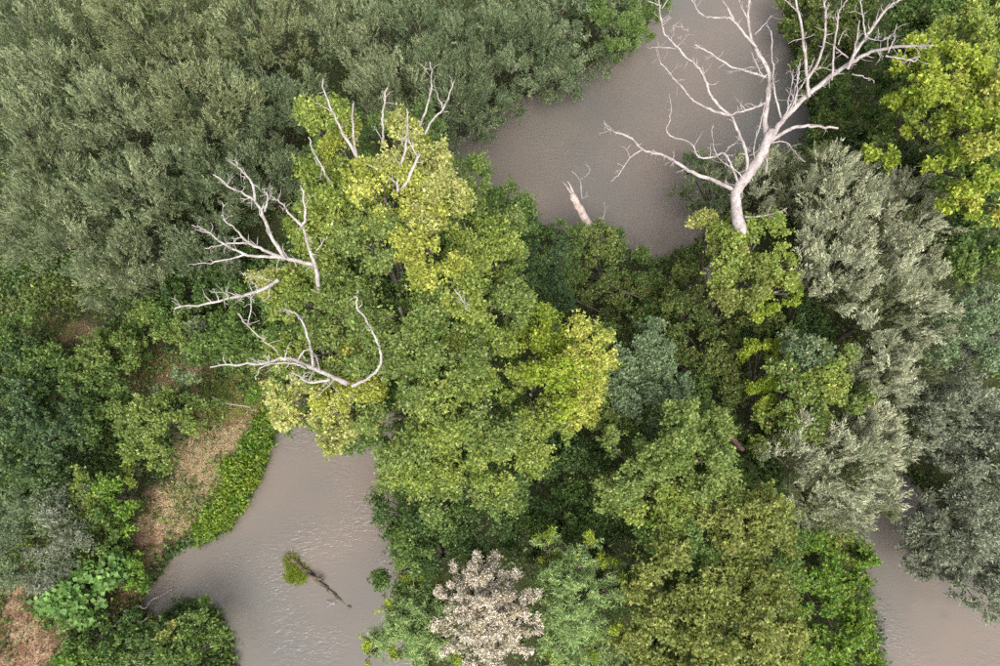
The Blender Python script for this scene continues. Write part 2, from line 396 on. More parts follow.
def tree(name, label, cat, species, lobes, seed, group=None, base=None, col='green', trunk=True, tr=0.16, dens=1.0, accents=None, bark=None, under=None):
    """lobes: (u, v, z, radius px[, colour[, flatten]]) -> a thing with trunk, limbs and crown"""
    rng = np.random.default_rng(seed)
    sp = SP[species]
    cs, rs, cols, fl, dn = [], [], [], [], []
    n_top = len(lobes)
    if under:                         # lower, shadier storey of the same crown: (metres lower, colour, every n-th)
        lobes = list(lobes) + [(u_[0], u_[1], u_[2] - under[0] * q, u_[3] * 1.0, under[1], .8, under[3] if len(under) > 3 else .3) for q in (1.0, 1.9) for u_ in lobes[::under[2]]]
    for lb in lobes:
        u, v, z, r = lb[:4]
        cs.append(P(u, v, z)); rs.append(r * pxm(u, v, z))
        cols.append(C[lb[4]] if len(lb) > 4 and lb[4] else C[col]); fl.append(lb[5] if len(lb) > 5 else 0.8); dn.append(lb[6] if len(lb) > 6 else 1.0)
    cs = np.array(cs); rs = np.array(rs)
    if base is None:
        base = np.average(cs, axis=0, weights=rs ** 2)[:2]
    else:
        base = P(*base, 0.8)[:2]
    base = land(base, 0.5)
    bz = ground_z(base)[0]
    root = thing(name, (base[0], base[1], bz), label, cat, group)
    Bs, Ds, Ls, Ts, bough = [], [], [], [], []
    for c, r, cl, f, dq in zip(cs, rs, cols, fl, dn):
        b, d, L, t, bc = lobe_twigs(c, r, r * f, cl, sp, rng, dens * dq)
        keep = b[:, 2] > bz + 0.1
        Bs.append(b[keep]); Ds.append(d[keep]); Ls.append(L[keep]); Ts.append(t[keep]); bough.append(bc)
    Bs, Ds, Ls, Ts = map(np.concatenate, (Bs, Ds, Ls, Ts))
    ls = min(1.5, max(1.0, np.linalg.norm(cs.mean(0) - np.array([0, 0, H])) / 26)) if sp['mat'] == 'L' else 1.0
    v, fn, tint = leaves(Bs, Ds, Ls, sp['k'], sp['l'] * ls, sp['w'] * ls, Ts, rng, sp.get('shape', 'diamond'), sp['spread'], sp['up'], sp['jit'], sp.get('droop', 0))
    if accents:                       # a share of leaves turned another colour: (colour, share)
        for ac, share in accents:
            m = rng.random(len(tint)) < share
            q = rng.random((m.sum(), 1)); tint[m] = np.array(C[ac][0]) * (1 - q) + np.array(C[ac][1]) * q
    TRI[0] += len(tint) * (fn - 2)
    mesh_obj('crown', local(root, v), fn, np.arange(len(v)), MATS[sp['mat']] if bark != 'dry' else M_DRY, root, tint)
    if trunk:
        T = Tubes()
        low = cs[:, 2].min(); ctr = np.average(cs, axis=0, weights=rs ** 2)
        fork = np.array([base[0] * 0.55 + ctr[0] * 0.45, base[1] * 0.55 + ctr[1] * 0.45, bz + (low - bz) * 0.5])
        g = np.array([base[0], base[1], bz - 0.3])
        T.add(spline([g, (g * .5 + fork * .5) + rng.normal(0, .1, 3), fork], 4), np.linspace(tr * 1.25, tr * .85, 9), 8)
        bk = M_BARK
        T.build('trunk', bk, root)
        for c, r, bc in zip(cs[:n_top], rs, bough):
            t = Tubes()
            mid = fork * .5 + c * .5 + rng.normal(0, .12, 3) + np.array([0, 0, -.1 * r])
            end = c + np.array([0, 0, r * .1])
            t.add(spline([fork - np.array([0, 0, .1]), mid, end], 4), np.linspace(min(.12, tr * .6), min(.05, tr * .25), 9), 5)
            for b in bc[:3 if species in ('willow', 'bushy') else 6]:
                t.add(spline([mid * .4 + end * .6, (end + b) / 2 + rng.normal(0, .08, 3), b], 3), np.linspace(min(.045, tr * .25), 0.010, 7), 3, cap=False)
            t.build('limb', bk, root)
    return root

def rnd_lobes(u, v, z, R, n, seed, col=None, flat=0.75, zvar=1.35):
    """a middle lobe and a ring of smaller ones"""
    g = np.random.default_rng(seed + 1000)
    out = [(u, v, z + .4, R * .62, col, flat)]
    a0 = g.uniform(0, 6.28)
    for i in range(n):
        a = a0 + i / n * 6.28 + g.uniform(-.3, .3); q = R * g.uniform(.5, .72)
        out.append((u + math.cos(a) * q, v + math.sin(a) * q * .9, z + g.uniform(-zvar, zvar * .6), R * g.uniform(.33, .47), col, flat))
    return out

# --- grey-green willow stand, upper left
GW = 'willows of the stand along the far bank'
WILLOWS = [
    (40, 30, 7.5, 78, 'willow', 'grey-green willow filling the top-left corner of the picture'),
    (150, 28, 7.8, 74, 'willow_o', 'olive grey willow at the top edge, second from the top-left corner'),
    (258, 30, 7.6, 68, 'willow_o', 'olive grey willow at the top edge, third from the top-left corner'),
    (345, 22, 7.4, 62, 'willow', 'grey-green willow at the top edge above the yellow poplar tip'),
    (22, 128, 7.2, 72, 'willow', 'grey-green willow at the left edge below the corner willow'),
    (112, 112, 7.6, 66, 'willow', 'grey-green willow in the middle of the willow stand, left of its centre'),
    (198, 98, 7.6, 70, 'willow_o', 'broad grey-green willow in the centre of the willow stand'),
    (272, 108, 7.0, 54, 'willow_d', 'darker green willow immediately left of the yellow poplar tip'),
    (52, 218, 6.6, 70, 'willow', 'pale grey-green willow at the left edge above the dry grass clearing'),
    (135, 198, 7.0, 66, 'willow', 'grey-green willow left of the bleached limb tips'),
    (205, 170, 6.6, 52, 'willow_d', 'dark green willow behind the topmost bleached limb on the left'),
    (130, 268, 5.6, 58, 'willow', 'low grey-green willow at the lower edge of the stand beside the thicket'),
    (200, 248, 5.0, 50, 'willow_d', 'dark willow beneath the fan of bleached limbs'),
    (262, 180, 5.6, 48, 'willow_d', 'shaded willow between the bleached limbs and the yellow poplar'),
]
for i, (u, v, z, R, c, lab) in enumerate(WILLOWS):
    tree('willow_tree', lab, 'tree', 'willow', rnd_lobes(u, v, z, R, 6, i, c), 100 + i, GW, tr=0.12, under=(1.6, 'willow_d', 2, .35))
GR = 'willows overhanging the upper river'
for i, (u, v, z, R, c, lab) in enumerate([
    (398, 92, 6.8, 62, 'willow', 'grey-green willow right behind the yellow poplar tip dead branches'),
    (420, 30, 7.0, 60, 'willow_d', 'green willow at the top edge between the poplar and the river'),
    (455, 100, 6.0, 52, 'willow_d', 'leafy willow leaning over the dark river corner'),
    (490, 48, 6.2, 58, 'willow_d', 'green willow on the bank inside the river bend'),
    (545, 55, 4.6, 46, 'willow_d', 'low willow whose leaves touch the water of the river bend'),
    (560, 12, 5.6, 52, 'willow_d', 'dark green willow at the top edge beside the river'),
    (612, 14, 4.6, 42, 'mid', 'bushy green willow on the river bank at the top edge, nearest the dead tree'),
    ]):
    low = {2: [(480, 128, 2.6, 20, c), (500, 112, 2.6, 18, c)], 4: [(592, 66, 2.4, 18, c), (566, 82, 2.4, 20, c), (532, 94, 2.6, 20, c), (512, 100, 2.6, 18, c)], 6: [(642, 26, 2.4, 16, c), (622, 46, 2.4, 18, c), (604, 60, 2.2, 15, c), (655, 4, 2.4, 14, c)]}.get(i, [])
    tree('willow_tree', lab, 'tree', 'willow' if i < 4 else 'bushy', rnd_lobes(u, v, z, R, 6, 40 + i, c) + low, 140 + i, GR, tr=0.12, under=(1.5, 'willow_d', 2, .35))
tree('willow_tree', 'thin dark willow trailing in the shadowed river corner beside the poplar', 'tree', 'willow', [(430, 146, 3.6, 26, 'willow_d'), (462, 140, 3.2, 24, 'willow_d'), (480, 128, 3.0, 20, 'willow_d')], 160, GR, tr=.08)

# --- the tall half-dead poplar in the middle
POPLAR = [
    (335, 128, 16.2, 30, 'yg'), (318, 120, 15.6, 20, 'yg'), (345, 155, 16.0, 30, 'yellow'), (392, 150, 16.8, 34, 'pale'), (418, 128, 16.6, 26, 'yellow'), (425, 160, 16.4, 28, 'pale'),
    (340, 195, 16.0, 40, 'yg'), (385, 200, 17.0, 42, 'yellow'), (432, 205, 16.4, 40, 'pale'), (318, 220, 15.2, 26, 'yg'), (465, 185, 13.4, 30, 'green'),
    (335, 255, 15.0, 42, 'yg'), (385, 255, 16.4, 42, 'green'), (430, 250, 16.6, 44, 'yellow'), (475, 240, 14.6, 36, 'yg'), (502, 265, 13.0, 26, 'yg'), (505, 235, 12.0, 26, 'green'),
    (275, 285, 14.2, 24, 'pale'), (300, 300, 14.4, 34, 'yg'), (350, 310, 15.2, 42, 'green'), (400, 310, 16.0, 44, 'green'), (450, 300, 15.4, 42, 'yg'), (495, 305, 13.6, 34, 'green'),
    (290, 345, 13.6, 26, 'yg'), (325, 345, 14.4, 34, 'green'), (300, 395, 13.4, 28, 'pale'), (288, 420, 13.0, 18, 'pale'), (325, 400, 13.8, 30, 'yellow'), (355, 375, 14.6, 32, 'yellow'),
    (350, 420, 13.6, 32, 'pale'), (395, 365, 15.2, 42, 'green'), (440, 355, 15.0, 42, 'green'), (400, 420, 14.2, 40, 'green'), (330, 425, 12.6, 20, 'pale'),
    (445, 405, 14.2, 42, 'yg'), (485, 360, 14.0, 38, 'yg'), (490, 410, 13.2, 38, 'green'), (425, 455, 12.6, 40, 'yg'), (470, 455, 12.4, 38, 'yg'), (510, 460, 11.6, 32, 'yg'), (400, 475, 11.4, 26, 'green'), (455, 492, 11.0, 30, 'green'), (505, 500, 10.6, 24, 'green'),
]
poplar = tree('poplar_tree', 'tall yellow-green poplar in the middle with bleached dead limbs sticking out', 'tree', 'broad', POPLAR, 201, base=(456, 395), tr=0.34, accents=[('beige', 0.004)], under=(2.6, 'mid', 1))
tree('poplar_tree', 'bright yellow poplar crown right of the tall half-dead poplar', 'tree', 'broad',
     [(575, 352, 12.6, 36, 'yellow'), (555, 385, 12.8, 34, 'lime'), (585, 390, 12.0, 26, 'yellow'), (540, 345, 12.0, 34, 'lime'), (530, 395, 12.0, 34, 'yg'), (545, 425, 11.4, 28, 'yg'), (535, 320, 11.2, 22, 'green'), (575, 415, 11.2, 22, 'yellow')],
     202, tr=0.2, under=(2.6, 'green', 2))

# --- trees of the island
tree('alder_tree', 'dark green tree below the tall poplar, overhanging the lower river', 'tree', 'small',
     [(405, 510, 8.6, 32, 'dark'), (430, 530, 8.4, 36, 'mid'), (400, 545, 7.4, 28, 'dark'), (445, 560, 8.0, 34, 'dark'), (475, 530, 8.4, 34, 'dark'), (405, 572, 6.4, 26, 'mid')], 210, tr=.16)
tree('alder_tree', 'dark leafy tree in the gap below the bright yellow poplar', 'tree', 'small',
     [(570, 470, 6.4, 36, 'dark'), (600, 510, 6.0, 38, 'dark'), (560, 515, 6.4, 36, 'mid'), (615, 555, 5.6, 34, 'dark'), (530, 530, 6.0, 34, 'dark'), (590, 440, 6.4, 30, 'dark')], 211, tr=.14)
tree('alder_tree', 'dark green leafy tree between the tall poplar and the upper river', 'tree', 'small',
     [(505, 205, 7.6, 28, 'mid'), (525, 235, 6.4, 30, 'dark'), (545, 260, 5.2, 28, 'deep'), (530, 285, 5.6, 30, 'dark'), (555, 295, 4.6, 24, 'deep')], 212, tr=.14)
tree('poplar_tree', 'bluish green poplar beside the bright yellow crown', 'tree', 'broad',
     [(640, 350, 9.4, 32, 'blue'), (660, 380, 9.2, 30, 'blue'), (625, 385, 8.8, 30, 'blue'), (645, 410, 9.0, 28, 'blue'), (612, 420, 8.2, 24, 'green')], 213, tr=.16, dens=1.1)
tree('poplar_tree', 'light green poplar in the island centre above the olive tree', 'tree', 'broad',
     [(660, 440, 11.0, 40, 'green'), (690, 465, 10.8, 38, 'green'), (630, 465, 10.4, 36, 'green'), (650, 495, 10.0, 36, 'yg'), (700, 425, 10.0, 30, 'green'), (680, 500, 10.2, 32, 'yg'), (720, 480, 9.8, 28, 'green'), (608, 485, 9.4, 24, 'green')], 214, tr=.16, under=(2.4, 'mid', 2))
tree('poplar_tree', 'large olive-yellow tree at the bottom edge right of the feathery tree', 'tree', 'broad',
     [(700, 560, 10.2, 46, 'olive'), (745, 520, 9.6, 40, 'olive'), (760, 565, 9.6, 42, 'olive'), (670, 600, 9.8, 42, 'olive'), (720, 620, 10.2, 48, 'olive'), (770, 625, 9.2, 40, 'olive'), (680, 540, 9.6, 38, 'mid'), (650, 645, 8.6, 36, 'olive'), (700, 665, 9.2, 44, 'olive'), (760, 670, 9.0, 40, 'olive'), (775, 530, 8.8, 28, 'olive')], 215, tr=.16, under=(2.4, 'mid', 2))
tree('poplar_tree', 'olive-green leafy tree at the foot of the bare white tree', 'tree', 'broad',
     [(720, 255, 9.0, 32, 'yg'), (755, 245, 9.0, 32, 'yg'), (740, 280, 9.0, 32, 'olive'), (775, 270, 8.6, 26, 'yg'), (705, 235, 8.4, 22, 'pale'), (778, 292, 8.0, 18, 'lime'), (760, 305, 7.8, 16, 'lime')], 216, tr=.16)
tree('bramble_thicket', 'tangled green thicket covering the island bank by the upper river', 'bush', 'small',
     [(560, 245, 2.6, 26, 'mid'), (590, 248, 2.8, 26, 'green'), (600, 240, 3.0, 16, 'green'), (580, 238, 2.6, 14, 'mid'), (570, 262, 3.0, 24, 'mid'), (640, 290, 2.8, 26, 'mid'), (560, 275, 3.0, 24, 'mid'), (620, 258, 2.6, 24, 'mid'), (650, 272, 2.6, 22, 'mid'), (590, 282, 2.8, 28, 'vine'), (625, 300, 2.8, 28, 'vine'), (660, 305, 2.8, 26, 'vine'), (685, 275, 2.6, 20, 'vine'), (610, 325, 2.4, 22, 'vine')], 220, tr=.06, dens=.75, accents=[('rust', .06)])
tree('vine_thicket', 'brownish vine-covered thicket between the bluish poplar and the grey willows', 'bush', 'small',
     [(680, 315, 5.0, 28, 'vine'), (700, 345, 5.2, 30, 'vine'), (720, 320, 5.0, 26, 'vine'), (690, 380, 5.0, 28, 'mid'), (720, 380, 5.4, 28, 'vine'), (725, 415, 5.4, 26, 'mid'), (690, 290, 4.4, 22, 'vine')], 221, tr=.08, accents=[('rust', .09)])
tree('lime_shrub', 'small yellow-green shrub growing through the dark vine thicket', 'bush', 'broad',
     [(760, 355, 7.0, 16, 'lime'), (770, 380, 7.2, 17, 'lime'), (752, 400, 7.0, 14, 'lime'), (765, 415, 7.0, 15, 'lime'), (778, 345, 6.6, 13, 'lime')], 222, tr=.07, dens=1.2)
tree('mixed_tree', 'green and yellow speckled tree left of the grey willows', 'tree', 'broad',
     [(800, 355, 8.0, 28, 'blue'), (790, 385, 8.0, 28, 'green'), (825, 385, 8.2, 30, 'yg'), (805, 415, 8.0, 30, 'green'), (845, 400, 7.8, 26, 'green'), (775, 430, 7.6, 26, 'yg'), (830, 360, 7.8, 22, 'green')], 223, tr=.14, accents=[('straw', .03)])
tree('alder_tree', 'dark shaded tree under the speckled tree and the olive crown', 'tree', 'small',
     [(760, 465, 5.0, 34, 'dark'), (745, 330, 4.0, 26, 'deep'), (770, 450, 4.6, 30, 'dark'), (740, 445, 4.6, 26, 'mid'), (790, 322, 4.6, 30, 'dark'), (765, 330, 4.6, 28, 'vine'), (812, 340, 4.4, 26, 'dark')], 224, tr=.12)
GI = 'grey willows on the right of the island'
for i, (u, v, z, R, c, lab) in enumerate([
    (845, 205, 8.2, 56, 'willow_g', 'silvery grey willow immediately right of the bare white tree'),
    (838, 270, 8.2, 50, 'willow_g', 'silvery willow second below the bare white tree'),
    (905, 225, 8.4, 50, 'willow_g', 'silvery willow nearest the yellow-leaved tree at the right edge'),
    (895, 300, 8.4, 52, 'willow_g', 'silvery willow in the middle of the right-hand willow row'),
    (880, 375, 7.8, 44, 'willow_g', 'silvery willow beside the speckled green and yellow tree'),
    (832, 470, 7.8, 62, 'willow_g', 'rounded silvery willow above the small right-hand channel'),
    (870, 435, 7.2, 40, 'willow_g', 'small silvery willow right above the rounded one'),
    (765, 185, 5.6, 38, 'willow_g', 'pale willow tuft behind the trunk of the bare white tree'),
    (705, 190, 3.6, 34, 'willow_d', 'dark green willow bush between the bare white tree and the water'),
    (805, 190, 5.0, 36, 'willow_o', 'greenish willow tucked between the bare tree and the silvery willow'),
    ]):
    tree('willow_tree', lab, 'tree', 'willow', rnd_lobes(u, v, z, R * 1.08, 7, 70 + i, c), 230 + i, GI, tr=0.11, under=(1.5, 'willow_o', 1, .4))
GB = 'bluish willows on the right bank'
for i, (u, v, z, R, c, lab) in enumerate([
    (960, 330, 7.4, 56, 'blue', 'blue-green tree at the right edge below the yellow-leaved tree'),
    (945, 410, 6.8, 54, 'willow_b', 'dark grey willow at the right edge, middle of three'),
    (985, 460, 6.8, 56, 'willow_b', 'grey willow at the right edge above the channel'),
    (960, 530, 5.6, 56, 'willow_b', 'grey willow drooping over the right-hand channel'),
    (990, 580, 4.4, 44, 'willow_b', 'lowest grey willow at the right edge over the water'),
    (925, 545, 4.2, 36, 'willow_b', 'small grey willow spray reaching across the narrow channel'),
    ]):
    tree('willow_tree', lab, 'tree', 'bushy', rnd_lobes(u, v, z, R, 6, 90 + i, c), 250 + i, GB, base=(max(u, 985) if v > 430 else u, min(v + 10, 520)), tr=0.11, under=(1.5, 'willow_b', 2, .6))

# --- far right bank, top right
tree('locust_tree', 'tall tree with bright yellow leaf sprays at the right edge', 'tree', 'broad',
     [(955, 75, 12.6, 34, 'lime'), (930, 105, 12.6, 32, 'lime'), (985, 95, 13.0, 34, 'yellow'), (915, 65, 11.8, 24, 'lime'), (965, 130, 13.0, 32, 'lime'), (990, 155, 13.0, 30, 'yellow'), (925, 130, 12.0, 24, 'yg'), (960, 175, 12.4, 28, 'lime'),
      (985, 205, 12.0, 28, 'yellow'), (955, 205, 11.4, 20, 'lime'), (900, 115, 11.4, 22, 'lime'), (975, 45, 12.2, 28, 'yg'), (880, 150, 10.4, 18, 'lime'), (985, 20, 11.4, 26, 'yg'), (940, 40, 11.2, 22, 'yg')], 270, tr=.12, accents=[('yellow', .15)], under=(2.4, 'mid', 1, .5))
tree('alder_tree', 'dark green tree at the top edge behind the bare branch tips', 'tree', 'broad',
     [(930, 20, 7.6, 38, 'mid'), (890, 35, 6.6, 36, 'dark'), (900, 80, 6.4, 34, 'mid'), (960, -5, 8.0, 36, 'mid'), (930, 70, 6.6, 32, 'dark'), (985, 0, 8.0, 30, 'mid')], 271, tr=.2)
tree('alder_shrub', 'dark green bush under the right fork of the bare white tree', 'bush', 'small',
     [(860, 100, 4.0, 32, 'mid'), (835, 125, 3.6, 30, 'vine'), (885, 140, 4.6, 34, 'mid'), (860, 160, 3.8, 32, 'dark'), (910, 175, 5.4, 32, 'mid'), (830, 95, 3.4, 24, 'vine'), (820, 150, 3.0, 24, 'mid')], 272, tr=.1)
tree('riverside_shrub', 'brownish green shrub on the bank behind the upright bare branches', 'bush', 'small',
     [(820, 15, 3.4, 30, 'vine'), (850, 40, 3.6, 32, 'vine'), (830, 55, 3.0, 28, 'vine'), (855, 5, 3.6, 30, 'mid'), (798, 8, 2.6, 20, 'vine'), (815, -20, 3.0, 28, 'vine'), (800, 40, 2.4, 22, 'vine'), (812, 75, 2.6, 22, 'vine'), (788, 25, 1.6, 14, 'vine')], 273, tr=.07, accents=[('rust', .08)])
tree('alder_tree', 'deep green tree at the right edge under the yellow-leaved tree', 'tree', 'broad',
     [(965, 235, 7.4, 38, 'dark'), (940, 190, 7.0, 34, 'mid'), (985, 270, 7.4, 34, 'green'), (950, 260, 6.6, 30, 'mid'), (930, 160, 6.8, 30, 'dark')], 274, tr=.18, accents=[('bright', .15)])

# --- bank shrubs at the right-hand channel
tree('bramble_bush', 'bright green bramble bush along the edge of the right-hand channel', 'bush', 'small',
     [(820, 560, 3.2, 32, 'bright'), (845, 555, 2.8, 26, 'bright'), (810, 600, 3.0, 30, 'bright'), (850, 595, 2.4, 28, 'grass'), (835, 635, 2.4, 32, 'bright'), (865, 635, 1.9, 22, 'grass'), (810, 650, 2.6, 30, 'bright'), (855, 670, 1.9, 28, 'grass'), (830, 540, 2.8, 22, 'olive')], 280, tr=.05, dens=1.1, accents=[('olive', .12), ('lime', .12)])

# --- feathery tree and the withered crown at the bottom
def fronds(cu, cv, z0, z1, tips, g, col='feather', tipc='lime', rs=1.0):
    out = [(cu, cv, z0 - .5, 24, col, .8), (cu, cv, z0 - 2.0, 40, 'mid' if col == 'feather' else col, .6, .5)]
    for u, v in tips:
        L = math.hypot(u - cu, v - cv); zo = g.uniform(-.7, .5)
        for f, r in ((.25, 13), (.45, 12), (.62, 10), (.78, 7.5), (.9, 5)):
            out.append((cu + (u - cu) * f + g.uniform(-3, 3), cv + (v - cv) * f + g.uniform(-3, 3), z0 + (z1 - z0) * f + zo, rs * r * min(1.25, max(.8, L / 55)), col, .55, 1.25))
        out.append((u, v, z1 + zo + (.5 if tipc == 'lime' else .1), 7.0 if tipc == 'lime' else 3.0, tipc, .8))
    return out
gf = np.random.default_rng(5)
tree('feathery_tree', 'soft feathery green tree at the bottom edge right of the withered crown', 'tree', 'feather',
     fronds(556, 606, 9.8, 8.4, [(546, 534), (547, 556), (592, 536), (606, 559), (629, 584), (612, 627), (585, 620), (591, 647), (555, 661), (638, 664), (620, 690), (570, 690), (625, 606), (570, 562)], gf), 290, tr=.12, dens=.8)
tree('feathery_tree', 'soft feathery green tree overhanging the lower river left of the withered crown', 'tree', 'feather',
     fronds(428, 618, 7.6, 6.0, [(414, 582), (385, 608), (372, 640), (395, 660), (440, 585), (455, 655), (425, 670), (400, 590), (462, 600), (368, 655)], gf), 291, base=(440, 610), tr=.10, dens=.8)
tree('withered_tree', 'withered tree with pale beige dead foliage at the bottom edge', 'tree', 'plume',
     fronds(488, 612, 10.4, 9.4, [(434, 624), (438, 590), (454, 566), (478, 556), (496, 552), (515, 574), (538, 594), (540, 628), (526, 652), (500, 672), (474, 676), (446, 652), (462, 600), (510, 610), (490, 640)], gf, 'beige', 'beige', 1.05), 292, tr=.07, dens=.85, accents=[('tan', .15)], bark='dry')

# --- left bank shrubs
GS = 'shrubs of the left bank'
for i, (lab, nm, spc, lb, ac) in enumerate([
    ('rounded mid-green shrub left of the dry grass strip', 'leafy_shrub', 'small', [(150, 405, 4.0, 30, 'green'), (180, 425, 4.0, 30, 'green'), (140, 430, 3.8, 26, 'green'), (175, 395, 3.6, 24, 'blue'), (200, 410, 3.4, 20, 'mid'), (155, 450, 3.4, 24, 'green'), (120, 410, 3.4, 20, 'green')], [('yg', .12)]),
    ('dark green thicket at the left edge below the clearing', 'leafy_shrub', 'small', [(30, 345, 3.2, 32, 'mid'), (70, 360, 3.2, 32, 'mid'), (110, 360, 3.0, 28, 'green'), (20, 380, 3.6, 32, 'deep'), (60, 395, 3.6, 30, 'dark'), (95, 390, 3.2, 26, 'mid')], [('bright', .06)]),
    ('deep blue-green bush at the left edge', 'leafy_shrub', 'small', [(20, 425, 4.2, 34, 'deep'), (55, 435, 4.2, 30, 'deep'), (25, 470, 4.0, 32, 'dark'), (75, 460, 3.6, 26, 'dark'), (90, 425, 3.6, 24, 'mid')], [('blue', .1)]),
    ('bright green sapling with light sprigs left of the reddish soil', 'leafy_shrub', 'small', [(95, 480, 3.6, 26, 'green'), (125, 490, 3.4, 24, 'bright'), (110, 515, 3.2, 24, 'mid'), (140, 470, 3.0, 18, 'yg'), (80, 500, 3.2, 20, 'green'), (135, 515, 2.4, 18, 'bright')], [('lime', .12)]),
    ('dull grey-green feathery bush at the left edge', 'feathery_shrub', 'bushy', [(30, 510, 3.8, 34, 'willow_d'), (60, 530, 3.8, 32, 'willow_b'), (25, 550, 3.4, 32, 'willow_d'), (70, 500, 3.6, 26, 'willow_d'), (50, 565, 2.8, 24, 'willow_b')], None),
    ('low green herbs on the bank between reddish soil and burdock patch', 'leafy_shrub', 'small', [(110, 555, 1.9, 22, 'mid'), (130, 570, 1.7, 20, 'bright'), (95, 560, 1.9, 20, 'green'), (138, 585, 1.5, 14, 'bright'), (120, 540, 1.9, 18, 'mid')], None),
    ('dense green bush on the lower river bank at the bottom edge', 'leafy_shrub', 'small', [(197, 630, 2.4, 24, 'mid'), (213, 645, 2.2, 20, 'mid'), (175, 645, 2.6, 26, 'mid'), (150, 655, 2.4, 24, 'dark'), (190, 668, 2.4, 28, 'mid'), (145, 638, 1.8, 18, 'dark'), (205, 607, 1.6, 10, 'bright'), (168, 634, 2.6, 13, 'pale')], [('yg', .06)]),
    ('shaded low shrub below the burdock patch at the bottom edge', 'leafy_shrub', 'small', [(85, 632, 1.7, 26, 'mid'), (110, 650, 1.8, 24, 'mid'), (120, 622, 1.6, 22, 'dark'), (75, 660, 1.6, 20, 'bright'), (55, 615, 1.5, 16, 'mid')], [('bright', .1)]),
    ('green thicket beneath the lower left dead limbs of the poplar', 'leafy_shrub', 'small', [(215, 345, 3.0, 28, 'mid'), (245, 345, 3.0, 28, 'mid'), (270, 370, 2.4, 24, 'green'), (240, 320, 3.4, 28, 'mid'), (265, 310, 3.0, 24, 'dark'), (195, 340, 3.0, 22, 'willow_d'), (272, 400, 1.8, 18, 'bright'), (180, 345, 2.8, 22, 'green')], [('bright', .1)]),
    ('dark shrub in the gap under the fan of bleached limbs', 'leafy_shrub', 'small', [(185, 290, 3.0, 26, 'dark'), (215, 290, 3.0, 24, 'dark'), (170, 310, 2.8, 24, 'mid'), (235, 270, 3.0, 24, 'dark'), (150, 330, 2.4, 22, 'green'), (130, 345, 2.2, 20, 'mid')], [('bright', .12)]),
    ]):
    tree(nm, lab, 'bush', spc, [(a[0], a[1], a[2], a[3] * (1.12 if i not in (0, 3, 5, 6, 7) else .94), a[4]) for a in lb], 300 + i, GS, tr=.05, accents=ac, dens=1.0)
tree('burdock_patch', 'patch of large pale green burdock leaves on the left bank', 'plant', 'big',
     [(85, 578, 2.1, 24, 'herb'), (105, 568, 2.2, 20, 'herb'), (65, 590, 2.0, 22, 'herb'), (88, 600, 2.0, 22, 'herb'), (55, 605, 1.9, 14, 'herb'), (112, 588, 1.9, 16, 'herb')], 320, trunk=False, dens=1.5)

# ------------------------------------------------------------------ ground cover
def blades(pts, z, h, wd, tint, rng, lean=0.5):
    n = len(pts)
    p = np.column_stack([pts, z])
    d = nrm(np.column_stack([rng.normal(0, lean, (n, 2)), np.ones(n)])) * (h * rng.uniform(.5, 1.2, n))[:, None]
    a = rng.uniform(0, 6.28, n); b = np.column_stack([np.cos(a), np.sin(a), np.zeros(n)]) * wd
    return np.stack([p - b, p + b, p + d], 1).reshape(-1, 3), tint
def scatter(area, n, rng):
    (x0, x1), (y0, y1) = area
    return np.column_stack([rng.uniform(x0, x1, n), rng.uniform(y0, y1, n)])
def mixcol(c, n, rng):
    t = rng.random((n, 1)); q = np.array(C[c][0]) * (1 - t) + np.array(C[c][1]) * t
    return q * np.exp(rng.normal(0, .2, n))[:, None]

rng = np.random.default_rng(55)
# undergrowth: low herbs wherever the ground is not bare
pts = scatter(((-34, 36), (-6, 40)), 40000, rng)
lb = scatter(((-30, -6), (-6, 24)), 26000, rng); pts = np.concatenate([pts, lb])
near = scatter(((-26, 26), (-5, 36)), 60000, rng); near = near[(abs(river_sd(near) - .15) < .35)]; pts = np.concatenate([pts, near])
s = river_sd(pts)
bare = np.maximum(patch_mask(pts, SOIL) * .92, patch_mask(pts, DRYG) * .9) * np.clip(.8 + noise2(pts[:, 0], pts[:, 1], 5.0, 7.0) * 2.2, .15, 1)
keep = (s > -0.12) & (rng.random(len(pts)) > bare) & ((noise2(pts[:, 0], pts[:, 1], 2.0, 4) > -0.25 + 0.15 * rng.normal(size=len(pts))) | (s < .8))
pts = pts[keep]; z = np.maximum(ground_z(pts), 0)
n = len(pts)
g = noise2(pts[:, 0], pts[:, 1], 1.5, 9)[:, None]
tint = np.where(g > 0.05, mixcol('mid', n, rng), np.where(g > -.15, mixcol('dark', n, rng), mixcol('vine', n, rng)))
D = nrm(np.column_stack([rng.normal(0, .6, (n, 2)), np.full(n, .8)]))
v, fn, tt = leaves(np.column_stack([pts, z]), D, rng.uniform(.15, .6, n), 4, .17, .13, tint, rng, 'tri', .75, .6, .07)
TRI[0] += len(tt)
o = mesh_obj('undergrowth', v, fn, np.arange(len(v)), M_LEAF, None, tt)
tag(o, 'low green herbs and weeds covering the ground under the trees', kind='stuff')

def patch_scatter(patches, per_m2, rng, zz=0.8):
    out = []
    for u, v_, r in patches:
        c = P(u, v_, zz)[:2]; rm = r * pxm(u, v_, zz)
        k = int(per_m2 * math.pi * rm * rm)
        a = rng.uniform(0, 6.28, k); q = rm * np.sqrt(rng.random(k)) * 1.1
        out.append(c + np.column_stack([np.cos(a) * q, np.sin(a) * q]))
    p = np.concatenate(out)
    return p
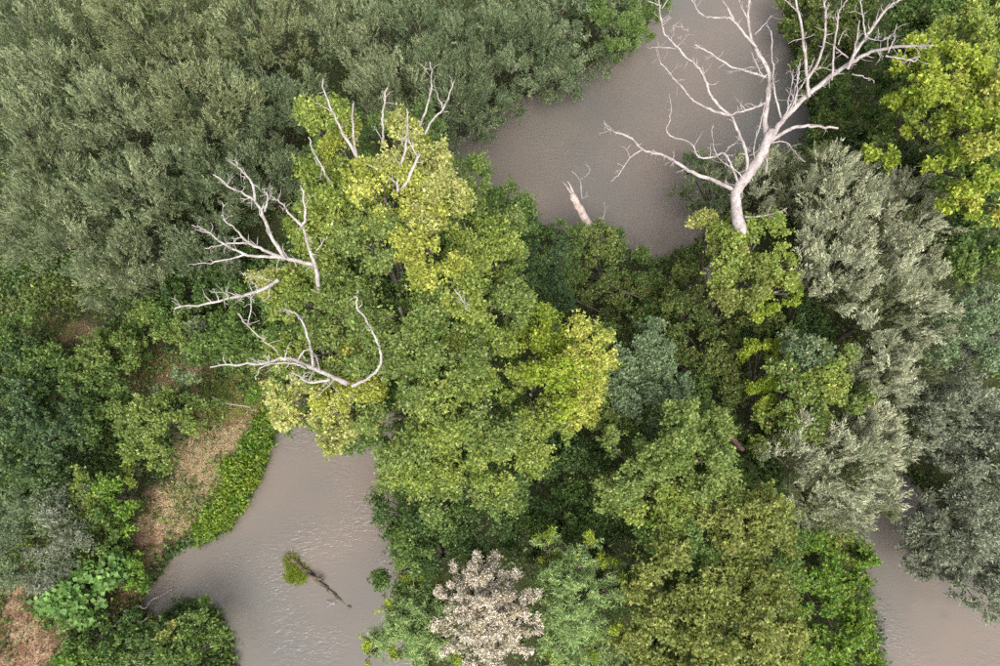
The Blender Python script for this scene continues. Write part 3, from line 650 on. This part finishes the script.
# dry grass
p = patch_scatter(DRYG, 360, rng)
m = (river_sd(p) > .2) & (patch_mask(p, DRYG) > rng.random(len(p))); p = p[m]
def dry_tint(p):
    n = len(p); g = noise2(p[:, 0], p[:, 1], 3.5, 6) * 1.6 + .35 * rng.normal(size=n) + np.clip((P(220, 425, 0)[1] - p[:, 1]) * .35, -.5, .6)
    g = g[:, None]
    return np.where(g > .1, mixcol('straw', n, rng), np.where(g > -.55, mixcol('dryred', n, rng), mixcol('olive', n, rng)))
v, tt = blades(p, ground_z(p) - .02, .38, .016, dry_tint(p), rng, 2.4)
TRI[0] += len(tt)
o = mesh_obj('dry_grass', v, 3, np.arange(len(v)), M_DRY, None, tt)
tag(o, 'flattened dry straw-coloured grass on the left bank', kind='stuff')
# lush bank grass at the lower river
GRASS = [(266, 432, 13), (256, 448, 14), (248, 465, 14), (242, 482, 15), (236, 498, 16), (226, 512, 15), (214, 524, 13), (202, 532, 11), (272, 418, 12), (278, 405, 10), (232, 470, 10)]
p = patch_scatter(GRASS, 520, rng)
p = p[(river_sd(p) > -.15 + .25 * noise2(p[:, 0], p[:, 1], 7, 1)) & (noise2(p[:, 0], p[:, 1], 6, 3) > -.28 + .15 * rng.normal(size=len(p)))]
zz = np.maximum(ground_z(p), 0)
v, tt = blades(p, zz, rng.uniform(.35, .95, len(p)), .024, np.where(rng.random((len(p), 1)) < .8, mixcol('grass', len(p), rng), mixcol('bright', len(p), rng)), rng, .75)
q = p[rng.random(len(p)) < .3]; n = len(q)
g = np.clip(.5 + noise2(q[:, 0], q[:, 1], 5, 2) * 1.2 + rng.normal(0, .2, n), 0, 1)[:, None]
v2, f2, t2 = leaves(np.column_stack([q, np.maximum(ground_z(q), 0) + .25]), nrm(np.column_stack([rng.normal(0, .7, (n, 2)), np.ones(n)])), rng.uniform(.15, .6, n), 4, .20, .10, mixcol('bright', n, rng) * (1 - g) + mixcol('lime', n, rng) * g * .9, rng, 'tri', .7, .6, .06)
v = np.concatenate([v, v2]); tt = np.concatenate([tt, t2])
TRI[0] += len(tt)
o = mesh_obj('bank_grass', v, 3, np.arange(len(v)), M_LEAF, None, tt)
tag(o, 'lush bright green grass fringe along the lower river bank', kind='stuff')

# ------------------------------------------------------------------ dead wood
def limb_tube(T, pts, w0, w1, rng, sides=7, twigs=0, tw_len=0.7, rough=.012, power=1.0):
    """pts: (u, v, z) -> tapered crooked branch, widths in metres; a few side twigs"""
    q = np.array([P(*p) for p in pts]) if len(pts[0]) == 3 and abs(pts[0][0]) > 40 or True else np.array(pts)
    s = spline(q, 5)
    n = len(s)
    wob = np.cumsum(rng.normal(0, 1, (n, 3)), axis=0); wob -= np.linspace(0, 1, n)[:, None] * wob[-1]
    s = s + (rng.normal(0, 1, (n, 3)) * rough + wob * rough * .7) * np.linspace(.3, 1, n)[:, None]
    t = np.linspace(0, 1, n) ** power
    T.add(s, (w0 * (1 - t) + w1 * t) * .5 * rng.uniform(.9, 1.1, n), sides)
    L = np.linalg.norm(np.diff(s, axis=0), axis=1).sum()
    for k in range(twigs):
        i = rng.integers(int(n * .25), n - 1)
        d = nrm(s[min(i + 1, n - 1)] - s[i]); o = nrm(rng.normal(size=3) + np.array([0, 0, .4]))
        dd = nrm(d * .5 + o)
        ln = tw_len * rng.uniform(.4, 1.1)
        a = s[i]; m1 = a + dd * ln * .5 + rng.normal(0, .05, 3); e = m1 + nrm(dd + rng.normal(0, .4, 3)) * ln * .5
        wt = max(.014, min(.035, (w0 * (1 - t[i]) + w1 * t[i]) * .4))
        T.add(spline([a, m1, e], 3), np.linspace(wt, .008, 7) * .5 * 1.4, 4)
        if rng.random() < .5:
            e2 = m1 + nrm(dd + rng.normal(0, .7, 3)) * ln * .4
            T.add(np.array([m1, (m1 + e2) / 2 + rng.normal(0, .03, 3), e2]), np.array([wt * .5, .012, .007]), 4)
    return s

def zl(px, z0, z1):
    """heights spread along a traced line"""
    a = np.array(px, float); d = np.r_[0, np.cumsum(np.linalg.norm(np.diff(a, axis=0), axis=1))]; d /= d[-1]
    return [(u, v, z0 + (z1 - z0) * t) for (u, v), t in zip(px, d)]

rng = np.random.default_rng(77)
# the bare white tree
top = P(738, 236, 9.5); bxy = land(top[:2] + np.array([0.0, 0.25]), .3); bz = ground_z(bxy)[0]
dead = thing('dead_tree', (bxy[0], bxy[1], bz), 'tall bare white dead tree with spreading leafless branches over the river', 'tree')
T = Tubes()
q = [np.array([bxy[0], bxy[1], bz - .4]), (np.array([bxy[0], bxy[1], bz]) + top) / 2, top] + [P(*p) for p in ((737, 215, 10.2), (736, 192, 11.0), (748, 175, 11.6), (761, 155, 12.2), (769, 136, 12.8), (772, 129, 13.0))]
s = spline(q, 5); n = len(s); wd = np.interp(np.linspace(0, 1, n), [0, .25, .5, .7, .85, 1], [.34, .28, .22, .205, .19, .15])
T.add(s + rng.normal(0, .012, (n, 3)), wd * rng.uniform(.94, 1.06, n), 12)
T.build('trunk', M_DEAD, dead)
LIMBS = [  # traced outline, start height, end height, start width m, end width m, twigs
    ([(767, 140), (765, 120), (768, 100), (769, 72), (757, 50), (750, 30), (748, 0), (746, -45)], 12.6, 17.6, .28, .11, 6),
    ([(770, 138), (785, 118), (808, 95), (835, 73), (858, 58), (880, 50), (905, 46), (935, 45)], 12.7, 16.6, .30, .08, 12),
    ([(848, 69), (855, 52), (866, 38), (880, 18), (893, 3), (905, -3), (915, -10)], 15.0, 17.4, .17, .07, 5),
    ([(809, 97), (806, 78), (802, 40), (797, 10), (794, -25)], 13.9, 17.0, .17, .08, 3),
    ([(798, 12), (788, 4), (774, -2)], 16.2, 16.8, .05, .03, 1),
    ([(807, 80), (820, 58), (826, 30), (824, 0), (823, -25)], 14.2, 17.0, .15, .07, 5),
    ([(806, 84), (810, 74), (822, 69), (842, 71)], 14.2, 14.8, .07, .04, 1),
    ([(832, 80), (834, 50), (838, 16), (842, 7), (852, -4)], 14.6, 16.9, .10, .05, 3),
    ([(838, 45), (841, 36), (846, 29)], 15.8, 16.2, .05, .025, 0),
    ([(853, 60), (855, 45), (860, 20)], 15.2, 16.4, .11, .05, 1),
    ([(866, 40), (863, 20), (860, -4)], 15.9, 17.0, .08, .05, 1),
    ([(888, 53), (893, 40), (896, 25)], 16.0, 16.6, .06, .03, 1),
    ([(868, 38), (880, 40), (890, 36)], 16.0, 16.4, .05, .03, 3),
    ([(886, 56), (900, 58), (914, 61), (920, 55), (916, 48)], 15.8, 16.0, .08, .03, 2),
    ([(852, 74), (862, 77), (872, 80)], 15.2, 15.2, .06, .03, 0),
    ([(848, 58), (838, 50), (834, 46)], 15.0, 15.4, .07, .05, 0),
    ([(770, 141), (790, 129), (805, 125), (822, 126), (839, 128)], 12.5, 12.9, .19, .10, 0),
    ([(770, 143), (783, 142), (795, 152), (805, 163)], 12.3, 12.2, .07, .03, 4),
    ([(781, 118), (774, 88), (773, 60), (772, 29)], 13.2, 15.8, .10, .045, 3),
    ([(784, 116), (792, 100), (797, 80), (800, 60)], 13.4, 14.8, .09, .03, 3),
    ([(790, 111), (796, 95), (797, 78), (800, 62)], 13.6, 15.0, .07, .03, 2),
    ([(786, 114), (790, 92), (793, 70)], 13.4, 14.8, .06, .03, 2),
    ([(795, 106), (797, 93), (803, 82), (815, 58)], 13.6, 14.9, .07, .04, 1),
    ([(738, 192), (715, 181), (692, 173), (675, 162), (660, 155), (642, 150), (630, 138), (615, 132), (607, 128), (604, 121)], 11.0, 12.2, .22, .05, 8),
    ([(642, 150), (630, 158), (620, 172), (611, 182)], 11.9, 11.4, .07, .03, 1),
    ([(738, 182), (732, 166), (725, 153), (714, 157), (700, 156), (692, 143), (668, 132), (672, 118), (672, 104), (669, 94)], 11.4, 13.0, .13, .03, 4),
    ([(725, 153), (730, 146), (740, 143), (752, 152)], 12.0, 12.0, .06, .03, 3),
    ([(746, 177), (748, 160), (745, 145), (738, 128), (733, 117), (728, 113)], 11.6, 13.3, .17, .12, 2),
    ([(767, 103), (757, 106), (745, 111), (728, 115)], 13.7, 13.3, .13, .10, 3),
    ([(729, 115), (716, 112), (700, 105), (690, 97), (680, 85), (668, 70), (660, 58), (655, 48)], 13.3, 14.8, .14, .03, 4),
    ([(728, 114), (718, 105), (710, 95), (706, 82), (700, 70), (685, 58), (676, 48), (665, 35), (661, 20), (660, 0), (662, -15)], 13.3, 16.2, .14, .06, 8),
    ([(677, 49), (665, 47), (655, 47), (647, 48)], 14.8, 14.9, .06, .025, 0),
    ([(661, 6), (650, 2), (640, -1)], 15.8, 16.0, .06, .03, 1),
    ([(662, 9), (667, 2), (672, -4)], 15.7, 16.0, .05, .03, 0),
    ([(671, 40), (673, 32), (674, 25)], 15.0, 15.4, .03, .02, 1),
    ([(677, 47), (684, 41), (688, 35), (688, 28)], 14.8, 15.3, .04, .02, 2),
    ([(765, 77), (745, 70), (728, 65), (710, 52), (694, 45)], 14.4, 15.3, .12, .05, 4),
    ([(757, 48), (745, 35), (733, 19), (720, 17), (705, 16), (697, 10), (690, -4)], 15.3, 16.6, .13, .06, 1),
    ([(734, 20), (726, 6), (718, -8)], 15.8, 16.6, .10, .07, 0),
    ([(748, 20), (741, 6), (736, -8)], 16.1, 16.8, .09, .06, 0),
    ([(755, 35), (764, 24), (772, 15)], 15.7, 16.1, .05, .02, 0),
    ([(764, 78), (757, 66), (752, 52)], 14.4, 15.1, .07, .04, 3),
    ([(745, 217), (762, 216), (775, 213), (786, 208)], 10.0, 10.2, .11, .06, 2),
    ([(757, 165), (754, 150), (760, 126), (764, 106)], 12.0, 13.6, .06, .05, 1),
    ([(766, 172), (766, 160), (762, 146), (764, 130)], 11.8, 12.8, .08, .04, 2),
    ([(745, 182), (738, 172), (722, 160), (715, 148), (712, 130)], 11.5, 12.6, .06, .02, 5),
    ([(740, 186), (728, 184), (725, 180)], 11.2, 11.4, .03, .02, 1),
]
for px, z0, z1, w0, w1, tw in LIMBS:
    T = Tubes(); limb_tube(T, zl(px, z0, z1), w0 * .86, w1 * .8, rng, 7, tw * 2 + 2, .62, .022)
    T.build('limb', M_DEAD, dead)

# bleached limbs of the tall poplar: each fan is a part of the tree
FANS = [
    [([(319, 290), (317, 270), (315, 262), (309, 246), (303, 228), (305, 216), (302, 187)], 15.6, 17.6, .17, .07, 4), ([(304, 228), (290, 215), (282, 203), (275, 198), (268, 194)], 16.8, 17.2, .10, .03, 3), ([(316, 250), (322, 243), (327, 235)], 16.2, 16.6, .05, .03, 0),
     ([(317, 266), (300, 262), (285, 258), (278, 257)], 16.0, 16.2, .16, .18, 2), ([(282, 257), (262, 256), (247, 254), (229, 245), (215, 237), (202, 228), (192, 226)], 16.2, 16.8, .13, .04, 6), ([(247, 254), (233, 258), (210, 263), (191, 264)], 16.4, 16.4, .08, .03, 3),
     ([(280, 257), (260, 248), (247, 241), (233, 227), (220, 215)], 16.2, 17.0, .14, .04, 3), ([(248, 243), (224, 245), (204, 248)], 16.5, 16.6, .07, .04, 2), ([(284, 257), (273, 239), (264, 218), (255, 201), (231, 187), (213, 174)], 16.2, 17.8, .16, .05, 6),
     ([(255, 202), (253, 187), (247, 174), (238, 166), (236, 160)], 17.2, 18.0, .11, .03, 5), ([(265, 212), (268, 200), (267, 191), (262, 188)], 17.0, 17.4, .09, .03, 2)],
    [([(278, 280), (264, 289), (247, 296), (224, 301), (197, 306), (174, 308)], 15.4, 15.6, .15, .06, 9), ([(229, 299), (225, 293), (210, 291)], 15.6, 15.8, .05, .02, 4), ([(270, 286), (269, 293), (267, 300)], 15.4, 15.2, .05, .03, 0), ([(251, 297), (251, 308), (249, 325)], 15.4, 15.0, .05, .04, 2),
     ([(238, 314), (249, 327), (264, 341), (280, 354)], 15.0, 14.6, .06, .05, 2), ([(272, 281), (258, 277), (247, 277)], 15.5, 15.7, .05, .02, 3)],
    [([(348, 384), (330, 376), (305, 366), (285, 359), (264, 364), (238, 364), (210, 367)], 14.8, 15.4, .21, .05, 5), ([(306, 368), (296, 364), (278, 364), (260, 369), (256, 380)], 15.1, 15.3, .09, .04, 2), ([(313, 368), (310, 346), (303, 323), (294, 312), (281, 308)], 15.0, 16.2, .11, .04, 3),
     ([(297, 363), (303, 352), (309, 350)], 15.2, 15.6, .06, .04, 0), ([(330, 380), (312, 382), (300, 376), (290, 372)], 15.0, 15.0, .12, .04, 4), ([(285, 358), (287, 350), (291, 342)], 15.2, 15.7, .04, .025, 0), ([(320, 374), (318, 362), (314, 355), (312, 348)], 15.1, 15.6, .06, .02, 3), ([(335, 379), (326, 388), (315, 398)], 14.8, 14.4, .05, .02, 2)],
    [([(352, 386), (360, 382), (368, 379), (378, 370), (381, 358), (377, 343), (368, 324), (357, 310), (356, 299), (357, 290)], 16.0, 17.6, .12, .05, 3)],
    [([(360, 164), (351, 146), (340, 127), (330, 105), (322, 80)], 16.4, 18.4, .15, .05, 2), ([(356, 155), (353, 132), (353, 103)], 16.6, 18.0, .10, .06, 1), ([(334, 113), (323, 107), (313, 103)], 17.7, 17.9, .04, .02, 0)],
    [([(332, 184), (325, 172), (317, 157), (309, 137)], 16.4, 17.8, .09, .05, 2)],
    [([(384, 148), (383, 130), (383, 112), (387, 88)], 16.8, 18.4, .09, .06, 2), ([(382, 140), (377, 132), (374, 126)], 17.0, 17.3, .04, .03, 0)],
    [([(398, 192), (398, 177), (405, 150), (408, 128), (407, 108)], 16.8, 18.4, .13, .05, 4), ([(402, 190), (410, 177), (420, 153)], 16.8, 17.8, .15, .10, 2), ([(418, 158), (409, 142), (406, 136)], 17.6, 17.9, .07, .04, 1), ([(398, 186), (385, 172), (367, 164)], 16.8, 17.4, .07, .03, 3)],
    [([(420, 126), (425, 112), (431, 92), (431, 75), (430, 62)], 16.8, 18.6, .10, .04, 2), ([(425, 134), (434, 119), (443, 110), (450, 96), (455, 81)], 16.7, 18.2, .10, .04, 2), ([(443, 110), (440, 100), (435, 90)], 17.4, 17.8, .05, .02, 1)],
    [([(455, 290), (462, 300), (468, 308)], 16.2, 16.4, .06, .04, 2)],
]
for fan in FANS:
    T = Tubes()
    for px, z0, z1, w0, w1, tw in fan:
        limb_tube(T, zl(px, z0 + .5, z1 + .5), w0 * .88, w1 * .8, rng, 7, tw * 2 + 1, .5, .02)
    o = T.build('dead_limb', M_DEAD2, poplar); o['label'] = 'bleached grey leafless dead limb'

# broken trunk leaning over the upper river
b0 = P(592, 232, 1.6); root = thing('broken_trunk', (b0[0], b0[1], ground_z(b0[:2])[0]), 'pale broken trunk leaning out of the thicket over the upper river', 'tree trunk')
T = Tubes(); q = [P(598, 246, .9), P(590, 228, 2.0), P(581, 211, 3.0), P(574, 199, 3.6), P(571, 194, 3.8)]
s = spline(q, 5); n = len(s); T.add(s + rng.normal(0, .02, (n, 3)), np.interp(np.linspace(0, 1, n), [0, .6, .8, 1], [.24, .22, .21, .13]) * rng.uniform(.93, 1.07, n), 10)
T.build('stem', M_STUMP, root)
for k in range(5):
    T = Tubes(); d = rng.normal(0, .16, 3); e = s[-1] + nrm(s[-1] - s[-4]) * rng.uniform(.3, .75) + d * .8
    T.add([s[-2] + d * .5, (s[-1] + e) / 2 + d * .4, e], [.07, .05, .008], 4); T.build('splinter', M_STUMP, root)
for px, z0, z1, w0, w1 in [([(582, 199), (581, 190), (580, 180), (572, 171)], 3.4, 4.6, .07, .03), ([(580, 180), (586, 176), (590, 170), (586, 164)], 4.0, 4.8, .05, .02), ([(571, 194), (566, 186), (562, 181)], 3.9, 4.3, .06, .015), ([(596, 230), (603, 218), (605, 210), (604, 202)], 2.2, 3.4, .06, .02), ([(582, 198), (586, 196), (587, 191)], 3.4, 3.8, .03, .02)]:
    T = Tubes(); limb_tube(T, zl(px, z0, z1), w0, w1, rng, 6, 1, .3, .01); T.build('branch', M_DEAD2, root)

# log lying in the lower river with a grass tuft
b0 = P(310, 575, 0); root = thing('fallen_log', (b0[0], b0[1], 0), 'dark half-sunken log in the lower river with green grass on its end', 'log')
T = Tubes(); s = spline([P(287, 555, .0), P(297, 563, .06), P(308, 572, .08), P(322, 584, .03), P(335, 595, -.01), P(352, 609, -.07), P(366, 620, -.16)], 6)
n = len(s); T.add(s + rng.normal(0, .025, (n, 3)), np.interp(np.linspace(0, 1, n), [0, .15, .5, 1], [.12, .14, .09, .06]) * rng.uniform(.85, 1.15, n), 9); T.build('log_stem', M_WETLOG, root)
T = Tubes(); T.add(spline([P(306, 573, .12), P(314, 577, .3), P(322, 579, .34)], 4), np.linspace(.09, .04, 9), 6); T.add(spline([P(318, 579, .14), P(323, 580, .26), P(322, 584, .2)], 4), np.linspace(.05, .02, 9), 5); T.build('branch', M_WETLOG, root)
pp = []
for u, v_, r in [(290, 560, 6), (293, 566, 7), (296, 572, 8), (298, 576, 8), (302, 573, 6), (290, 576, 5)]:
    k = 420; c = P(u, v_, .1)[:2]; rm = r * pxm(u, v_, .1); a = rng.uniform(0, 6.28, k); pp.append(c + (rm * np.sqrt(rng.random(k)))[:, None] * np.column_stack([np.cos(a), np.sin(a)]))
pp = np.concatenate(pp); yel = (pp[:, 1] > P(294, 566, 0)[1])[:, None]
v, tt = blades(pp, np.full(len(pp), .02), .32, .022, np.where(yel & (rng.random((len(pp), 1)) < .7), mixcol('olive', len(pp), rng), mixcol('lime', len(pp), rng) * .8), rng, 1.6)
mesh_obj('grass_tuft', local(root, v), 3, np.arange(len(v)), M_LEAF, root, tt)

# driftwood and small logs
def simple_log(name, label, pieces, mat, cat='branch'):
    u, v_, z = pieces[0][0][0]
    b = P(u, v_, z); root = thing(name, (b[0], b[1], max(0, ground_z(b[:2])[0])), label, cat)
    for k, (px, w0, w1, tw) in enumerate(pieces):
        T = Tubes(); limb_tube(T, px, w0, w1, rng, 7, tw, .4, .01); T.build('stem' if k == 0 else 'branch', mat, root)
simple_log('driftwood_branch', 'bleached crooked branch lying in the muddy river inlet', [([(118, 622, .9), (131, 612, .7), (138, 606, .5), (146, 608, .4), (152, 600, .35), (163, 595, .3)], .13, .05, 2), ([(163, 595, .3), (168, 591, .25), (173, 589, .25)], .05, .03, 0)], M_DEAD)
simple_log('driftwood_branch', 'thin bleached branch at the edge of the lower bank bush', [([(137, 625, .8), (144, 620, .7), (150, 616, .6)], .08, .04, 0)], M_DEAD)
simple_log('dead_branch', 'thin fallen branch lying on the dry grass strip', [([(212, 397, 1.3), (228, 404, 1.4), (245, 407, 1.3), (258, 412, 1.2)], .07, .03, 6)], M_DEAD2)
simple_log('fallen_log', 'short reddish brown log among the crowns right of the light green poplar', [([(722, 430, 7.6), (730, 437, 7.5), (743, 450, 7.3)], .30, .22, 1)], M_REDLOG, 'log')
simple_log('dead_branch', 'pale bare twig standing out of the water near the half-sunken log', [([(327, 601, .05), (331, 603, .16), (336, 605, .1)], .05, .02, 3)], M_DEAD)
for k, (lab, px) in enumerate([('brown dead vine stem across the dark gap of the thicket', [(556, 288, 2.8), (575, 300, 3.2), (600, 312, 3.0)]), ('brown dead stem lying in the middle of the bank thicket', [(600, 280, 3.4), (625, 292, 3.6), (655, 303, 3.2)]), ('reddish dead stem at the lower end of the bank thicket', [(588, 296, 3.0), (608, 292, 3.6), (625, 300, 3.3)])]):
    simple_log('dead_branch', lab, [(px, .08, .04, 6)], M_BARK)
print('leaf faces', TRI[0], 'all', sum(len(o.data.polygons) for o in sc.objects if o.type == 'MESH'))
